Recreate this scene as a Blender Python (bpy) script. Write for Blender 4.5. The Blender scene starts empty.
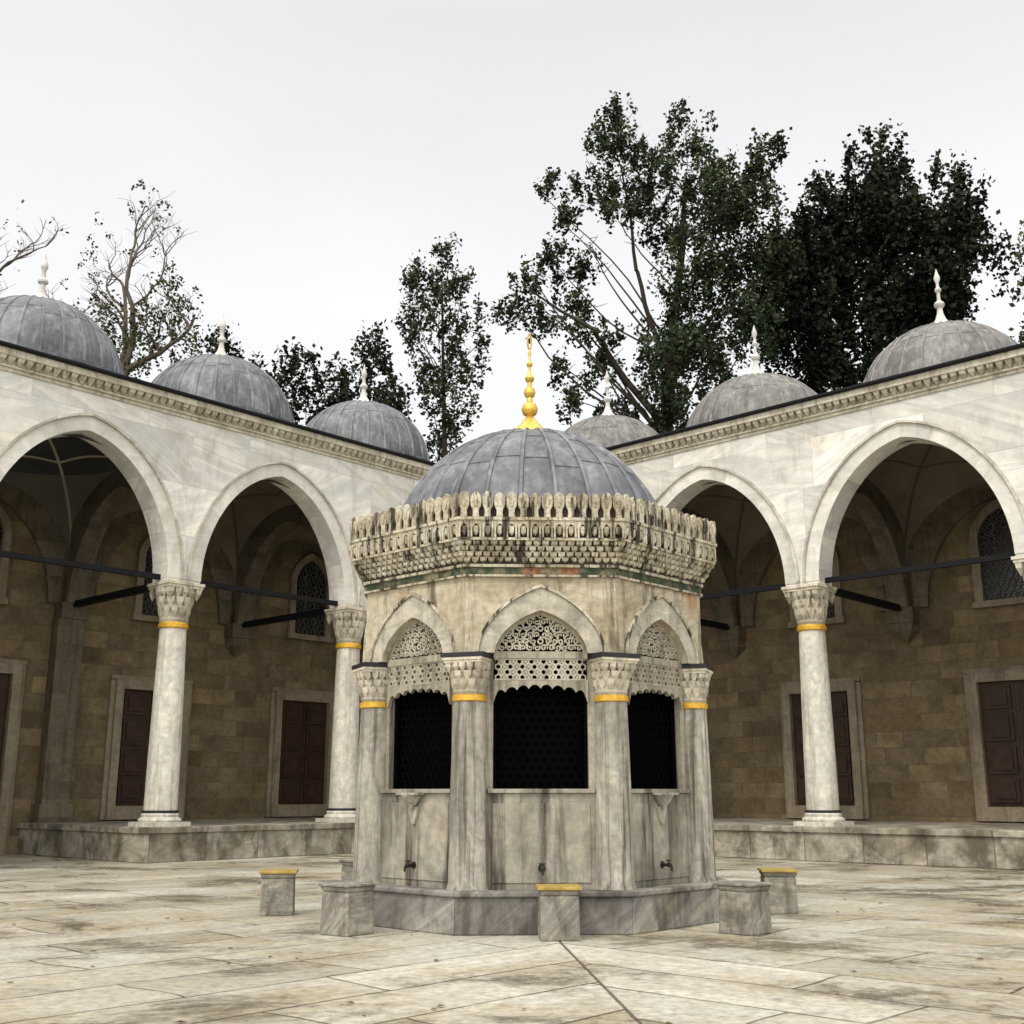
import bpy, math, random, bmesh
from mathutils import Vector, Matrix
random.seed(11)
R=random.random
def U(a,b): return random.uniform(a,b)
scene=bpy.context.scene
col=scene.collection
scene.view_settings.view_transform='Standard'
scene.view_settings.look='None'
scene.view_settings.exposure=0

# ------------------------------------------------------------ mesh builder
class MB:
    def __init__(s): s.v=[]; s.f=[]; s.a=[]
    def add(s,vs,fs,M=None,var=None):
        o=len(s.v)
        if M is not None: vs=[M@Vector(p) for p in vs]
        s.v.extend([tuple(p) for p in vs])
        for f in fs:
            s.f.append(tuple(i+o for i in f))
            s.a.append(R() if var is None else var)
    def box(s,x0,x1,y0,y1,z0,z1,M=None,var=None):
        s.hexa([(x0,y0,z0),(x1,y0,z0),(x1,y1,z0),(x0,y1,z0),(x0,y0,z1),(x1,y0,z1),(x1,y1,z1),(x0,y1,z1)],M,var)
    def hexa(s,v,M=None,var=None):
        if var is None: var=R()
        s.add(v,[(0,3,2,1),(4,5,6,7),(0,1,5,4),(1,2,6,5),(2,3,7,6),(3,0,4,7)],M,var)
    def prism(s,poly,y0,y1,M=None,var=None):
        n=len(poly)
        if var is None: var=R()
        vs=[(p[0],y0,p[1]) for p in poly]+[(p[0],y1,p[1]) for p in poly]
        fs=[tuple(range(n)),tuple(reversed(range(n,2*n)))]+[(i,i+n,(i+1)%n+n,(i+1)%n) for i in range(n)]
        s.add(vs,fs,M,var)
    def lathe(s,prof,n=24,M=None,phase=0.0,cap=True,var=0.5):
        vs=[];fs=[]
        for k,(r,z) in enumerate(prof):
            for i in range(n):
                t=phase+2*math.pi*i/n
                vs.append((r*math.cos(t),r*math.sin(t),z))
        for k in range(len(prof)-1):
            for i in range(n):
                j=(i+1)%n
                fs.append((k*n+i,k*n+j,(k+1)*n+j,(k+1)*n+i))
        if cap:
            fs.append(tuple(reversed(range(n)))); fs.append(tuple(range((len(prof)-1)*n,len(prof)*n)))
        s.add(vs,fs,M,var)
    def tube(s,pts,rad,n=7,M=None,var=0.5,close=True):
        pts=[Vector(p) for p in pts]; vs=[];fs=[]
        for k,p in enumerate(pts):
            d=(pts[min(k+1,len(pts)-1)]-pts[max(k-1,0)])
            d=d.normalized() if d.length>1e-6 else Vector((0,0,1))
            ref=Vector((0,1,0)) if abs(d.y)<0.9 else Vector((1,0,0))
            a=d.cross(ref).normalized(); b=d.cross(a)
            for i in range(n):
                t=2*math.pi*i/n
                vs.append(p+(a*math.cos(t)+b*math.sin(t))*rad[k])
        for k in range(len(pts)-1):
            for i in range(n):
                j=(i+1)%n
                fs.append((k*n+i,k*n+j,(k+1)*n+j,(k+1)*n+i))
        if close:
            fs.append(tuple(reversed(range(n)))); fs.append(tuple(range((len(pts)-1)*n,len(pts)*n)))
        s.add(vs,fs,M,var)
    def ribbon(s,pts,w,y0,y1,M=None,var=0.6):
        n=len(pts); L=[];
        for k in range(n):
            a=pts[max(0,k-1)]; b=pts[min(n-1,k+1)]
            dx,dz=b[0]-a[0],b[1]-a[1]; l=math.hypot(dx,dz) or 1
            nx,nz=-dz/l,dx/l; ww=w if not isinstance(w,(list,tuple)) else w[k]
            L.append(((pts[k][0]+nx*ww,pts[k][1]+nz*ww),(pts[k][0]-nx*ww,pts[k][1]-nz*ww)))
        vs=[];fs=[]
        for (p,q) in L: vs+=[(p[0],y0,p[1]),(q[0],y0,q[1]),(q[0],y1,q[1]),(p[0],y1,p[1])]
        for k in range(n-1):
            for e in range(4):
                g=(e+1)%4; fs.append((4*k+e,4*k+g,4*k+4+g,4*k+4+e))
        s.add(vs,fs,M,var)
    def mesh(s,name,mat,smooth=False,recalc=True,angle=35):
        me=bpy.data.meshes.new(name)
        me.from_pydata(s.v,[],s.f)
        if recalc:
            bm=bmesh.new(); bm.from_mesh(me)
            bmesh.ops.recalc_face_normals(bm,faces=bm.faces)
            bm.to_mesh(me); bm.free()
        at=me.attributes.new('var','FLOAT','FACE')
        at.data.foreach_set('value',s.a)
        me.materials.append(mat)
        if smooth:
            me.shade_smooth()
            me.set_sharp_from_angle(angle=math.radians(angle))
        me.update()
        return me

def obj(name,me,parent=None,loc=(0,0,0),rot=0.0,bevel=0):
    o=bpy.data.objects.new(name,me); col.objects.link(o)
    o.location=loc; o.rotation_euler=(0,0,rot)
    if parent: o.parent=parent
    if bevel:
        b=o.modifiers.new('bevel','BEVEL'); b.width=bevel; b.segments=2; b.limit_method='ANGLE'; b.angle_limit=math.radians(50)
    return o
def empty(name,loc,rot=0.0,label=None,cat=None,group=None):
    o=bpy.data.objects.new(name,None); col.objects.link(o); o.location=loc; o.rotation_euler=(0,0,rot); o.empty_display_size=0.3
    if label: o['label']=label
    if cat: o['category']=cat
    if group: o['group']=group
    return o

# ------------------------------------------------------------ node helpers
def nmat(name,rough=0.7,metal=0.0,spec=0.3):
    m=bpy.data.materials.new(name); m.use_nodes=True; nt=m.node_tree
    b=nt.nodes['Principled BSDF']; b.inputs['Roughness'].default_value=rough; b.inputs['Metallic'].default_value=metal
    b.inputs['Specular IOR Level'].default_value=spec
    return m,nt,b
def setin(nt,sock,val):
    if isinstance(val,bpy.types.NodeSocket): nt.links.new(val,sock)
    elif isinstance(val,(tuple,list)):
        if len(val)==3 and len(sock.default_value)==4: val=(*val,1)
        sock.default_value=val
    else: sock.default_value=val
def mix(nt,f,a,b,blend='MIX'):
    n=nt.nodes.new('ShaderNodeMix'); n.data_type='RGBA'; n.blend_type=blend; n.clamp_factor=True
    setin(nt,n.inputs[0],f); setin(nt,n.inputs[6],a); setin(nt,n.inputs[7],b); return n.outputs[2]
def ramp(nt,f,stops,interp='LINEAR'):
    n=nt.nodes.new('ShaderNodeValToRGB'); n.color_ramp.interpolation=interp
    while len(n.color_ramp.elements)<len(stops): n.color_ramp.elements.new(0.5)
    for e,(p,c) in zip(n.color_ramp.elements,stops):
        e.position=p; e.color=(c,c,c,1) if not isinstance(c,(tuple,list)) else (*c,1)
    nt.links.new(f,n.inputs[0]); return n.outputs[0]
def math_(nt,op,a,b=0.0,c=0.0,clamp=False):
    n=nt.nodes.new('ShaderNodeMath'); n.operation=op; n.use_clamp=clamp
    setin(nt,n.inputs[0],a); setin(nt,n.inputs[1],b); setin(nt,n.inputs[2],c); return n.outputs[0]
def vmath(nt,op,a,b=(0,0,0)):
    n=nt.nodes.new('ShaderNodeVectorMath'); n.operation=op
    setin(nt,n.inputs[0],a); setin(nt,n.inputs[1],b)
    return n.outputs['Value'] if op in('DOT_PRODUCT','LENGTH') else n.outputs[0]
def noise(nt,vec,scale=1,detail=4,rough=0.6,dist=0.0,sc=None):
    if sc is not None: vec=vmath(nt,'MULTIPLY',vec,sc)
    n=nt.nodes.new('ShaderNodeTexNoise'); n.inputs['Scale'].default_value=scale; n.inputs['Detail'].default_value=detail
    n.inputs['Roughness'].default_value=rough; n.inputs['Distortion'].default_value=dist
    nt.links.new(vec,n.inputs['Vector']); return n.outputs[0]
def bump(nt,b,h,strength=0.3,dist=0.02):
    n=nt.nodes.new('ShaderNodeBump'); n.inputs['Strength'].default_value=strength; n.inputs['Distance'].default_value=dist
    nt.links.new(h,n.inputs['Height']); nt.links.new(n.outputs[0],b.inputs['Normal'])
def objco(nt,rand=True):
    t=nt.nodes.new('ShaderNodeTexCoord').outputs['Object']
    if rand:
        i=nt.nodes.new('ShaderNodeObjectInfo').outputs['Random']
        n=nt.nodes.new('ShaderNodeCombineXYZ')
        setin(nt,n.inputs[0],math_(nt,'MULTIPLY',i,37.0)); setin(nt,n.inputs[1],math_(nt,'MULTIPLY',i,53.0))
        t=vmath(nt,'ADD',t,n.outputs[0])
    return t
def attr(nt):
    n=nt.nodes.new('ShaderNodeAttribute'); n.attribute_name='var'; return n.outputs['Fac']

def stone(name,cols,scale=1.2,vein=0.4,veincol=(0.25,0.25,0.26),streak=0.4,streakcol=(0.08,0.07,0.05),streakth=0.52,
          varamt=0.3,brick=None,mortar=0.5,rough=0.75,bmp=0.25,speck=0.3,vscale=(1,1,1),streaksc=(7,7,0.7),streakw=0.16,tints=None,diag=0.0):
    m,nt,b=nmat(name,rough)
    co=objco(nt,brick is None)
    mo=None
    src=co
    if brick:
        sp=nt.nodes.new('ShaderNodeSeparateXYZ'); nt.links.new(co,sp.inputs[0])
        cb=nt.nodes.new('ShaderNodeCombineXYZ'); nt.links.new(sp.outputs[0],cb.inputs[0]); nt.links.new(sp.outputs[2],cb.inputs[1])
        bt=nt.nodes.new('ShaderNodeTexBrick'); nt.links.new(cb.outputs[0],bt.inputs['Vector'])
        bt.inputs['Color1'].default_value=(0,0,0,1); bt.inputs['Color2'].default_value=(1,1,1,1); bt.inputs['Mortar'].default_value=(0.5,0.5,0.5,1)
        bt.inputs['Scale'].default_value=1; bt.inputs['Brick Width'].default_value=brick[0]; bt.inputs['Row Height'].default_value=brick[1]
        bt.inputs['Mortar Size'].default_value=brick[2]; bt.inputs['Mortar Smooth'].default_value=0.3
        bt.offset=0.43; bt.squash=0.7; bt.squash_frequency=3
        br=bt.outputs['Color']; mo=bt.outputs['Fac']
        src=vmath(nt,'ADD',co,vmath(nt,'MULTIPLY',br,(19.0,11.0,7.0)))
    if diag:
        vr=nt.nodes.new('ShaderNodeVectorRotate'); vr.rotation_type='Y_AXIS'; nt.links.new(src,vr.inputs['Vector'])
        if brick: setin(nt,vr.inputs['Angle'],math_(nt,'MULTIPLY',math_(nt,'SUBTRACT',br,0.5),diag*2.6))
        else: vr.inputs['Angle'].default_value=diag
        src=vr.outputs[0]
    n1=noise(nt,src,scale,5,0.62,0.4,sc=vscale)
    k=len(cols)
    c=ramp(nt,n1,[(0.28+0.44*i/(k-1),cc) for i,cc in enumerate(cols)])
    if vein:
        n2=noise(nt,src,scale*1.3,5,0.55,1.2,sc=(vscale[0]*1.0,vscale[1],vscale[2]*2.2))
        v=ramp(nt,n2,[(0.38,0),(0.485,1),(0.50,1),(0.60,0)])
        c=mix(nt,math_(nt,'MULTIPLY',v,vein),c,veincol)
    if brick:
        if tints: c=mix(nt,0.9,c,ramp(nt,br,tints,'CONSTANT'),'MULTIPLY')
        else: c=mix(nt,0.9,c,ramp(nt,br,[(0,1-varamt*0.6),(1,1+varamt*0.2)]),'MULTIPLY')
        c=mix(nt,math_(nt,'MULTIPLY',mo,mortar),c,(0.10,0.085,0.06))
    else:
        av=attr(nt)
        c=mix(nt,1.0,c,ramp(nt,av,[(0,1-varamt),(1,1.0)]),'MULTIPLY')
    n3=noise(nt,co,scale*9,4,0.75)
    if speck:
        c=mix(nt,1.0,c,ramp(nt,n3,[(0.3,1-speck),(0.6,1)]),'MULTIPLY')
    if streak:
        n4=noise(nt,co,1.0,5,0.65,0.3,sc=streaksc)
        s1=ramp(nt,n4,[(streakth,0),(streakth+streakw,1)])
        c=mix(nt,math_(nt,'MULTIPLY',s1,streak),c,streakcol)
    nt.links.new(c,b.inputs['Base Color'])
    h=noise(nt,co,14,3,0.7)
    if mo is not None: h=math_(nt,'SUBTRACT',h,math_(nt,'MULTIPLY',mo,1.2))
    bump(nt,b,h,bmp,0.02)
    return m

M_arc=stone('arcade_marble',[(0.54,0.53,0.49),(0.77,0.74,0.67),(0.84,0.81,0.74),(0.79,0.69,0.54)],0.55,0.5,(0.48,0.48,0.47),0.42,(0.27,0.22,0.15),0.54,0.42,brick=(2.1,0.92,0.006),mortar=0.3,bmp=0.10,speck=0.13,vscale=(0.45,1,1.7),diag=0.5,streaksc=(2.6,2.6,0.8))
M_vous=stone('voussoir_marble',[(0.58,0.56,0.51),(0.79,0.76,0.68),(0.84,0.81,0.74)],0.8,0.3,(0.48,0.47,0.44),0.35,(0.26,0.21,0.14),0.54,0.24,speck=0.13,streaksc=(4,4,2))
M_mould=stone('moulding_marble',[(0.45,0.42,0.35),(0.66,0.62,0.53),(0.74,0.70,0.61)],2.0,0,streak=0.5,streakcol=(0.16,0.13,0.09),streakth=0.5,varamt=0.3,streaksc=(5,5,5))
M_col=stone('column_marble',[(0.48,0.45,0.38),(0.72,0.68,0.59),(0.80,0.76,0.67)],1.1,0.4,(0.42,0.41,0.36),0.55,(0.24,0.19,0.12),0.51,0.1,streaksc=(9,9,0.5),vscale=(1.6,1.6,0.5))
M_carve=stone('carved_marble',[(0.34,0.29,0.20),(0.64,0.58,0.45),(0.76,0.71,0.59)],2.0,0,streak=0.5,streakcol=(0.07,0.055,0.035),streakth=0.52,varamt=0.35)
M_cornice=stone('cornice_marble',[(0.38,0.33,0.24),(0.64,0.59,0.47),(0.75,0.70,0.60)],1.6,0,streak=0.55,streakcol=(0.10,0.08,0.05),streakth=0.51,varamt=0.38)
M_plat=stone('platform_marble',[(0.17,0.145,0.10),(0.36,0.32,0.24),(0.52,0.48,0.39),(0.38,0.34,0.26)],0.9,0.4,(0.16,0.14,0.11),0.75,(0.06,0.047,0.03),0.46,0.4,brick=(1.5,0.62,0.012),mortar=0.7,streaksc=(2.5,2.5,1.4))
M_wall=stone('court_wall_stone',[(0.105,0.077,0.041),(0.175,0.133,0.074),(0.235,0.182,0.106)],1.6,0.0,(0.10,0.075,0.045),0.6,(0.038,0.028,0.017),0.49,0.5,brick=(0.82,0.33,0.009),mortar=0.6,bmp=0.3,streaksc=(0.7,0.7,0.6),speck=0.35,streakw=0.22,
   tints=[(0.0,(0.72,0.70,0.68)),(0.15,(0.90,0.90,0.92)),(0.35,(1.08,1.05,1.0)),(0.5,(0.95,0.91,0.85)),(0.65,(1.20,1.17,1.10)),(0.8,(0.85,0.78,0.69)),(0.9,(1.04,1.06,1.08))])
M_frame=stone('frame_marble',[(0.17,0.14,0.095),(0.28,0.23,0.16),(0.33,0.28,0.205)],1.4,0.3,(0.2,0.15,0.11),0.45,(0.09,0.067,0.042),0.5,0.15)
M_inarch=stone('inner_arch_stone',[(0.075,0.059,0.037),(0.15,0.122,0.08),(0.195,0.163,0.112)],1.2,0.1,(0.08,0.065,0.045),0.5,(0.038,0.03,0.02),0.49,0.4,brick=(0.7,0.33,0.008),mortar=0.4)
M_fpanel=stone('fountain_panel_marble',[(0.11,0.10,0.08),(0.28,0.255,0.20),(0.48,0.44,0.355),(0.38,0.31,0.19)],1.3,0.3,(0.14,0.13,0.11),0.9,(0.03,0.024,0.016),0.48,0.25,streaksc=(6,6,0.45),vscale=(1.2,1.2,0.6))
M_fcol=stone('fountain_column_marble',[(0.20,0.185,0.15),(0.42,0.39,0.32),(0.56,0.52,0.44)],1.6,0.4,(0.15,0.14,0.125),0.85,(0.04,0.033,0.022),0.49,0.1,streaksc=(14,14,0.45),vscale=(2,2,0.5))
M_fwall=stone('fountain_wall_marble',[(0.24,0.20,0.12),(0.55,0.475,0.33),(0.66,0.595,0.445),(0.56,0.28,0.13)],1.6,0.3,(0.2,0.16,0.10),0.8,(0.065,0.048,0.028),0.50,0.3,streaksc=(9,9,1.0))
M_fvous=stone('fountain_voussoir',[(0.38,0.345,0.27),(0.62,0.575,0.46),(0.72,0.68,0.57)],2.0,0.3,(0.2,0.18,0.14),0.5,(0.09,0.07,0.045),0.53,0.3)
M_fpar=stone('parapet_marble',[(0.27,0.215,0.12),(0.60,0.535,0.39),(0.76,0.71,0.58)],3.6,0,streak=0.95,streakcol=(0.025,0.019,0.012),streakth=0.505,varamt=0.3,streaksc=(12,12,1.1),speck=0.55,bmp=0.5,streakw=0.10)
M_fparback=stone('parapet_recess',[(0.012,0.010,0.007),(0.04,0.032,0.02),(0.10,0.082,0.05)],4,0,streak=0.9,streakcol=(0.012,0.010,0.007),streakth=0.46,varamt=0.2,speck=0.5,bmp=0.4,streaksc=(13,13,1.6))  # stained recess, coloured near-black to put shade into the crest gaps
M_screen=stone('screen_marble',[(0.34,0.305,0.23),(0.56,0.515,0.41)],3,0,streak=0.55,streakcol=(0.10,0.08,0.055),streakth=0.5,varamt=0.2,streaksc=(10,10,2))
M_jamb=stone('jamb_marble',[(0.26,0.235,0.18),(0.46,0.42,0.33)],3,0,streak=0.7,streakcol=(0.05,0.04,0.028),streakth=0.5,varamt=0.15,streaksc=(12,12,0.6))
M_plinth=stone('basin_marble',[(0.13,0.12,0.105),(0.26,0.242,0.215),(0.40,0.375,0.33),(0.32,0.27,0.18)],1.1,0.5,(0.13,0.125,0.12),0.7,(0.045,0.038,0.028),0.47,0.35,streaksc=(4,4,1.2),diag=0.7,vscale=(0.6,0.6,1.5))
M_stool=stone('stool_marble',[(0.14,0.125,0.10),(0.32,0.295,0.24),(0.44,0.41,0.35)],3,0.5,(0.12,0.11,0.10),0.6,(0.06,0.05,0.035),0.48,0.2,streaksc=(8,8,3),diag=0.8,vscale=(0.6,0.6,1.6))

def lead(name,c0,c1,c2):
    m,nt,b=nmat(name,0.5,0.0,0.5)
    co=objco(nt)
    n1=noise(nt,co,1.5,5,0.65,0.3)
    c=ramp(nt,n1,[(0.3,c0),(0.5,c1),(0.7,c2)])
    n2=noise(nt,co,1,5,0.6,0.2,sc=(8,8,1.0))
    c=mix(nt,ramp(nt,n2,[(0.48,0),(0.68,0.65)]),c,tuple(x*1.5 for x in c2))
    n3=noise(nt,co,9,4,0.7)
    c=mix(nt,1,c,ramp(nt,n3,[(0.3,0.55),(0.65,1)]),'MULTIPLY')
    c=mix(nt,1,c,ramp(nt,attr(nt),[(0,0.45),(0.5,1),(1,1.2)]),'MULTIPLY')
    nt.links.new(c,b.inputs['Base Color']); bump(nt,b,n3,0.3,0.03)
    return m
M_lead=lead('lead_sheet',(0.055,0.059,0.065),(0.115,0.12,0.132),(0.20,0.205,0.22))
M_leadw=lead('weathered_lead',(0.075,0.073,0.068),(0.15,0.145,0.135),(0.235,0.225,0.20))
def simple(name,c,rough=0.6,metal=0,spec=0.3,ns=8,amt=0.3):
    m,nt,b=nmat(name,rough,metal,spec); co=objco(nt)
    n=noise(nt,co,ns,4,0.6)
    cc=ramp(nt,n,[(0.3,tuple(x*(1-amt) for x in c)),(0.7,c)])
    nt.links.new(cc,b.inputs['Base Color']); return m
M_gold=simple('gilt_metal',(0.85,0.55,0.10),0.32,0.6,0.5)
M_goldp=simple('gilt_collar',(0.75,0.43,0.04),0.45,0.3,0.5,20,0.4)
M_iron=simple('black_iron',(0.008,0.008,0.009),0.6,0,0.15)
M_grille=simple('grille_iron',(0.004,0.004,0.005),0.9,0,0.0)
M_black=simple('black_stone_band',(0.02,0.02,0.024),0.5)
M_dark=simple('interior_shade_black',(0.003,0.003,0.003),0.9,0,0.0)
M_brass=simple('dark_tap_metal',(0.035,0.03,0.022),0.4,0.5)
M_wood=simple('dark_reddish_wood',(0.046,0.021,0.011),0.5,0,0.3,6,0.6)
M_board=simple('yellow_board',(0.45,0.32,0.08),0.6,0,0.3,12,0.5)
M_glass=simple('dark_window_glass',(0.010,0.012,0.015),0.25,0,0.5)
M_bark=simple('tree_bark',(0.06,0.05,0.037),0.9,0,0.1,3,0.5)
M_barkl=simple('pale_bark',(0.15,0.125,0.095),0.9,0,0.1,3,0.45)
M_finial=simple('white_marble_finial',(0.66,0.64,0.59),0.6,0,0.3,6,0.35)

m,nt,b=nmat('painted_frieze',0.7); co=objco(nt,False)
c=ramp(nt,attr(nt),[(0.0,(0.035,0.058,0.026)),(0.35,(0.06,0.075,0.035)),(0.55,(0.20,0.17,0.10)),(0.78,(0.27,0.11,0.045))],'CONSTANT')
c=mix(nt,ramp(nt,noise(nt,co,7,4,0.7),[(0.47,0),(0.58,0.8)]),c,(0.20,0.175,0.11))
c=mix(nt,1,c,ramp(nt,noise(nt,co,25,4,0.7),[(0.3,0.35),(0.6,1)]),'MULTIPLY'); nt.links.new(c,b.inputs['Base Color']); M_frieze=m

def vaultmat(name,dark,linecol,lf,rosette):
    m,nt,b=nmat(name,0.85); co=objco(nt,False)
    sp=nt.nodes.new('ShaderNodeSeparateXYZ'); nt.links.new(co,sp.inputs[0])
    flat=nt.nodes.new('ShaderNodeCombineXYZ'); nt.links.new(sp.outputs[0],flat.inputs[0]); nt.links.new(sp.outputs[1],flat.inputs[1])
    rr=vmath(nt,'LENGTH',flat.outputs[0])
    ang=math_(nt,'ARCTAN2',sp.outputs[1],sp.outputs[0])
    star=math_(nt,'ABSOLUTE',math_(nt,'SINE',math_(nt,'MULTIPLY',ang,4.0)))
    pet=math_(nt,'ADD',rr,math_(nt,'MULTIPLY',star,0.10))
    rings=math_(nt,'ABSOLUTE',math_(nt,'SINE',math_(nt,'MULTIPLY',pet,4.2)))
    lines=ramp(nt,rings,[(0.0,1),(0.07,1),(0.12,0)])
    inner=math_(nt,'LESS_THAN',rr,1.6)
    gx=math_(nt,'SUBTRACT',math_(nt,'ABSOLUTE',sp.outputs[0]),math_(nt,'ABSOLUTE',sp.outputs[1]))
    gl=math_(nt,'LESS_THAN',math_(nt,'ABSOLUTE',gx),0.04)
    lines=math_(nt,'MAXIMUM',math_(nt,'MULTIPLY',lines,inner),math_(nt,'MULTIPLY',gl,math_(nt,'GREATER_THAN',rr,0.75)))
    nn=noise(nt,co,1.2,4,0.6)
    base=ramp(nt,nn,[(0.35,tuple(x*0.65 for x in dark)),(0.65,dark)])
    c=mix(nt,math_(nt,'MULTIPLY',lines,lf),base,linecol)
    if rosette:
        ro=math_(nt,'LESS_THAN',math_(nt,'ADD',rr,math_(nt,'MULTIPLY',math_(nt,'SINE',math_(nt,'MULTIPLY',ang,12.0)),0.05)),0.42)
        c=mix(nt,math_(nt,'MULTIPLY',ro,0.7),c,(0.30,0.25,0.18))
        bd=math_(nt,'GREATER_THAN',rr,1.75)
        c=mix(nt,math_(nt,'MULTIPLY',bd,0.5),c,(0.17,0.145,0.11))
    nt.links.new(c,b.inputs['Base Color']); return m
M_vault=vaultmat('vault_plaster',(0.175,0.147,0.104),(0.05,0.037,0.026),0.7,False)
M_vaultb=vaultmat('dark_painted_vault',(0.055,0.056,0.058),(0.48,0.43,0.34),0.8,True)  # painted decoration: dark ground with pale lines and a rosette

def leafmat(name,cols):
    m,nt,b=nmat(name,0.65,0,0.12)
    c=ramp(nt,attr(nt),[(i/(len(cols)-1),x) for i,x in enumerate(cols)])
    nt.links.new(c,b.inputs['Base Color'])
    return m
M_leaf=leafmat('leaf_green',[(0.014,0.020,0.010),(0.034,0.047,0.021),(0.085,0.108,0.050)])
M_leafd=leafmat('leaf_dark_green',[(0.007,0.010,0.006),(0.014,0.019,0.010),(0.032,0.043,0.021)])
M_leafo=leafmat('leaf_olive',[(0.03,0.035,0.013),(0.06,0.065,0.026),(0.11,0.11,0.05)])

# ------------------------------------------------------------ frame of the courtyard
A1=math.atan2(0.7345,0.6786)
E1=Vector((math.cos(A1),math.sin(A1),0)); E2=Vector((-math.sin(A1),math.cos(A1),0))
P1=Vector((-5.93,20.0,0)); BL=3.93; BR=4.03
C=P1+E1*(2*BL)
FC=Vector((0.185,11.4,0)); FR=math.radians(2.3)
W=4.0; ZP=0.56

# ------------------------------------------------------------ ground & pavement
m,nt,b=nmat('marble_paving',0.55,0,0.4)
pos=nt.nodes.new('ShaderNodeTexCoord').outputs['Object']
rel=vmath(nt,'SUBTRACT',pos,(0.37,9.2,0.0))
a=vmath(nt,'DOT_PRODUCT',rel,tuple(E1)); bb=vmath(nt,'DOT_PRODUCT',rel,tuple(E2))
dd=vmath(nt,'DOT_PRODUCT',rel,(-0.9966,-0.0827,0.0))
left=math_(nt,'GREATER_THAN',dd,0.0)
def lerp(f,x,y):
    return math_(nt,'ADD',math_(nt,'MULTIPLY',x,math_(nt,'SUBTRACT',1.0,f)),math_(nt,'MULTIPLY',y,f))
al=lerp(left,bb,a); ac=lerp(left,a,bb)
cb=nt.nodes.new('ShaderNodeCombineXYZ'); setin(nt,cb.inputs[0],al); setin(nt,cb.inputs[1],ac); setin(nt,cb.inputs[2],math_(nt,'MULTIPLY',left,5.0))
wob=nt.nodes.new('ShaderNodeTexNoise'); wob.inputs['Scale'].default_value=0.6; wob.inputs['Detail'].default_value=2; nt.links.new(pos,wob.inputs['Vector'])
vec=vmath(nt,'ADD',cb.outputs[0],vmath(nt,'MULTIPLY',vmath(nt,'SUBTRACT',wob.outputs['Color'],(0.5,0.5,0.5)),(0.5,0.09,0)))
bt=nt.nodes.new('ShaderNodeTexBrick'); nt.links.new(vec,bt.inputs['Vector'])
bt.inputs['Color1'].default_value=(0,0,0,1); bt.inputs['Color2'].default_value=(1,1,1,1); bt.inputs['Mortar'].default_value=(0.5,0.5,0.5,1)
bt.inputs['Scale'].default_value=1; bt.inputs['Brick Width'].default_value=2.3; bt.inputs['Row Height'].default_value=0.68
bt.inputs['Mortar Size'].default_value=0.015; bt.inputs['Mortar Smooth'].default_value=0.45
bt.offset=0.37; bt.squash=0.6; bt.squash_frequency=3
br=bt.outputs['Color']; mo=bt.outputs['Fac']
src=vmath(nt,'ADD',vec,vmath(nt,'MULTIPLY',br,(31.0,17.0,5.0)))
c=ramp(nt,br,[(0.0,(0.36,0.33,0.25)),(0.2,(0.58,0.55,0.45)),(0.4,(0.46,0.44,0.37)),(0.6,(0.65,0.62,0.52)),(0.8,(0.53,0.50,0.41)),(1.0,(0.42,0.37,0.26))])
v=noise(nt,src,1.3,5,0.6,0.6,sc=(0.45,2.4,1))
c=mix(nt,ramp(nt,v,[(0.40,0),(0.49,0.35),(0.51,0.35),(0.62,0)]),c,(0.32,0.305,0.26))
st=noise(nt,pos,0.6,7,0.74,0.25)
c=mix(nt,ramp(nt,st,[(0.46,0),(0.63,0.68)]),c,(0.32,0.25,0.125))
st2=noise(nt,pos,0.6,9,0.76,0.35,sc=(0.75,1.05,1))
px=nt.nodes.new('ShaderNodeSeparateXYZ'); nt.links.new(pos,px.inputs[0])
wet=math_(nt,'MULTIPLY',math_(nt,'MULTIPLY_ADD',px.outputs[0],0.12,0.1,clamp=True),0.06)
dk=ramp(nt,math_(nt,'ADD',st2,wet),[(0.53,0),(0.61,0.8)])
c=mix(nt,dk,c,(0.10,0.083,0.052))
st3=noise(nt,pos,14,5,0.78)
c=mix(nt,1,c,ramp(nt,st3,[(0.3,0.5),(0.58,1.0)]),'MULTIPLY')
wide=ramp(nt,st2,[(0.36,0.45),(0.52,1.0)])
c=mix(nt,math_(nt,'MULTIPLY',mo,wide),c,(0.07,0.057,0.034))
seam=math_(nt,'LESS_THAN',math_(nt,'ABSOLUTE',math_(nt,'ADD',dd,math_(nt,'MULTIPLY',math_(nt,'SUBTRACT',st3,0.5),0.03))),0.012)
c=mix(nt,math_(nt,'MULTIPLY',seam,0.85),c,(0.06,0.045,0.03))
nt.links.new(c,b.inputs['Base Color'])
rg=ramp(nt,st2,[(0.40,0.58),(0.58,0.24)]); nt.links.new(rg,b.inputs['Roughness'])
h=math_(nt,'SUBTRACT',st3,math_(nt,'MULTIPLY',mo,1.3)); bump(nt,b,h,0.35,0.02)
M_pave=m
m,nt,b=nmat('earth_grass',0.9,0,0.1); co=objco(nt,False)
nt.links.new(ramp(nt,noise(nt,co,0.6,6,0.7),[(0.35,(0.06,0.05,0.03)),(0.6,(0.05,0.07,0.025))]),b.inputs['Base Color']); M_earth=m
mb=MB(); mb.add([(-400,-400,0),(400,-400,0),(400,400,0),(-400,400,0)],[(0,1,2,3)])
g=obj('ground',mb.mesh('ground',M_earth),loc=(0,0,-0.006)); g['kind']='structure'
mb=MB()
n=24
orig=C+E1*4.4+E2*4.4
for i in range(n+1):
    for j in range(n+1):
        p=orig-E1*(i*34.0/n)-E2*(j*34.0/n); mb.v.append((p.x,p.y,0.0))
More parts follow.
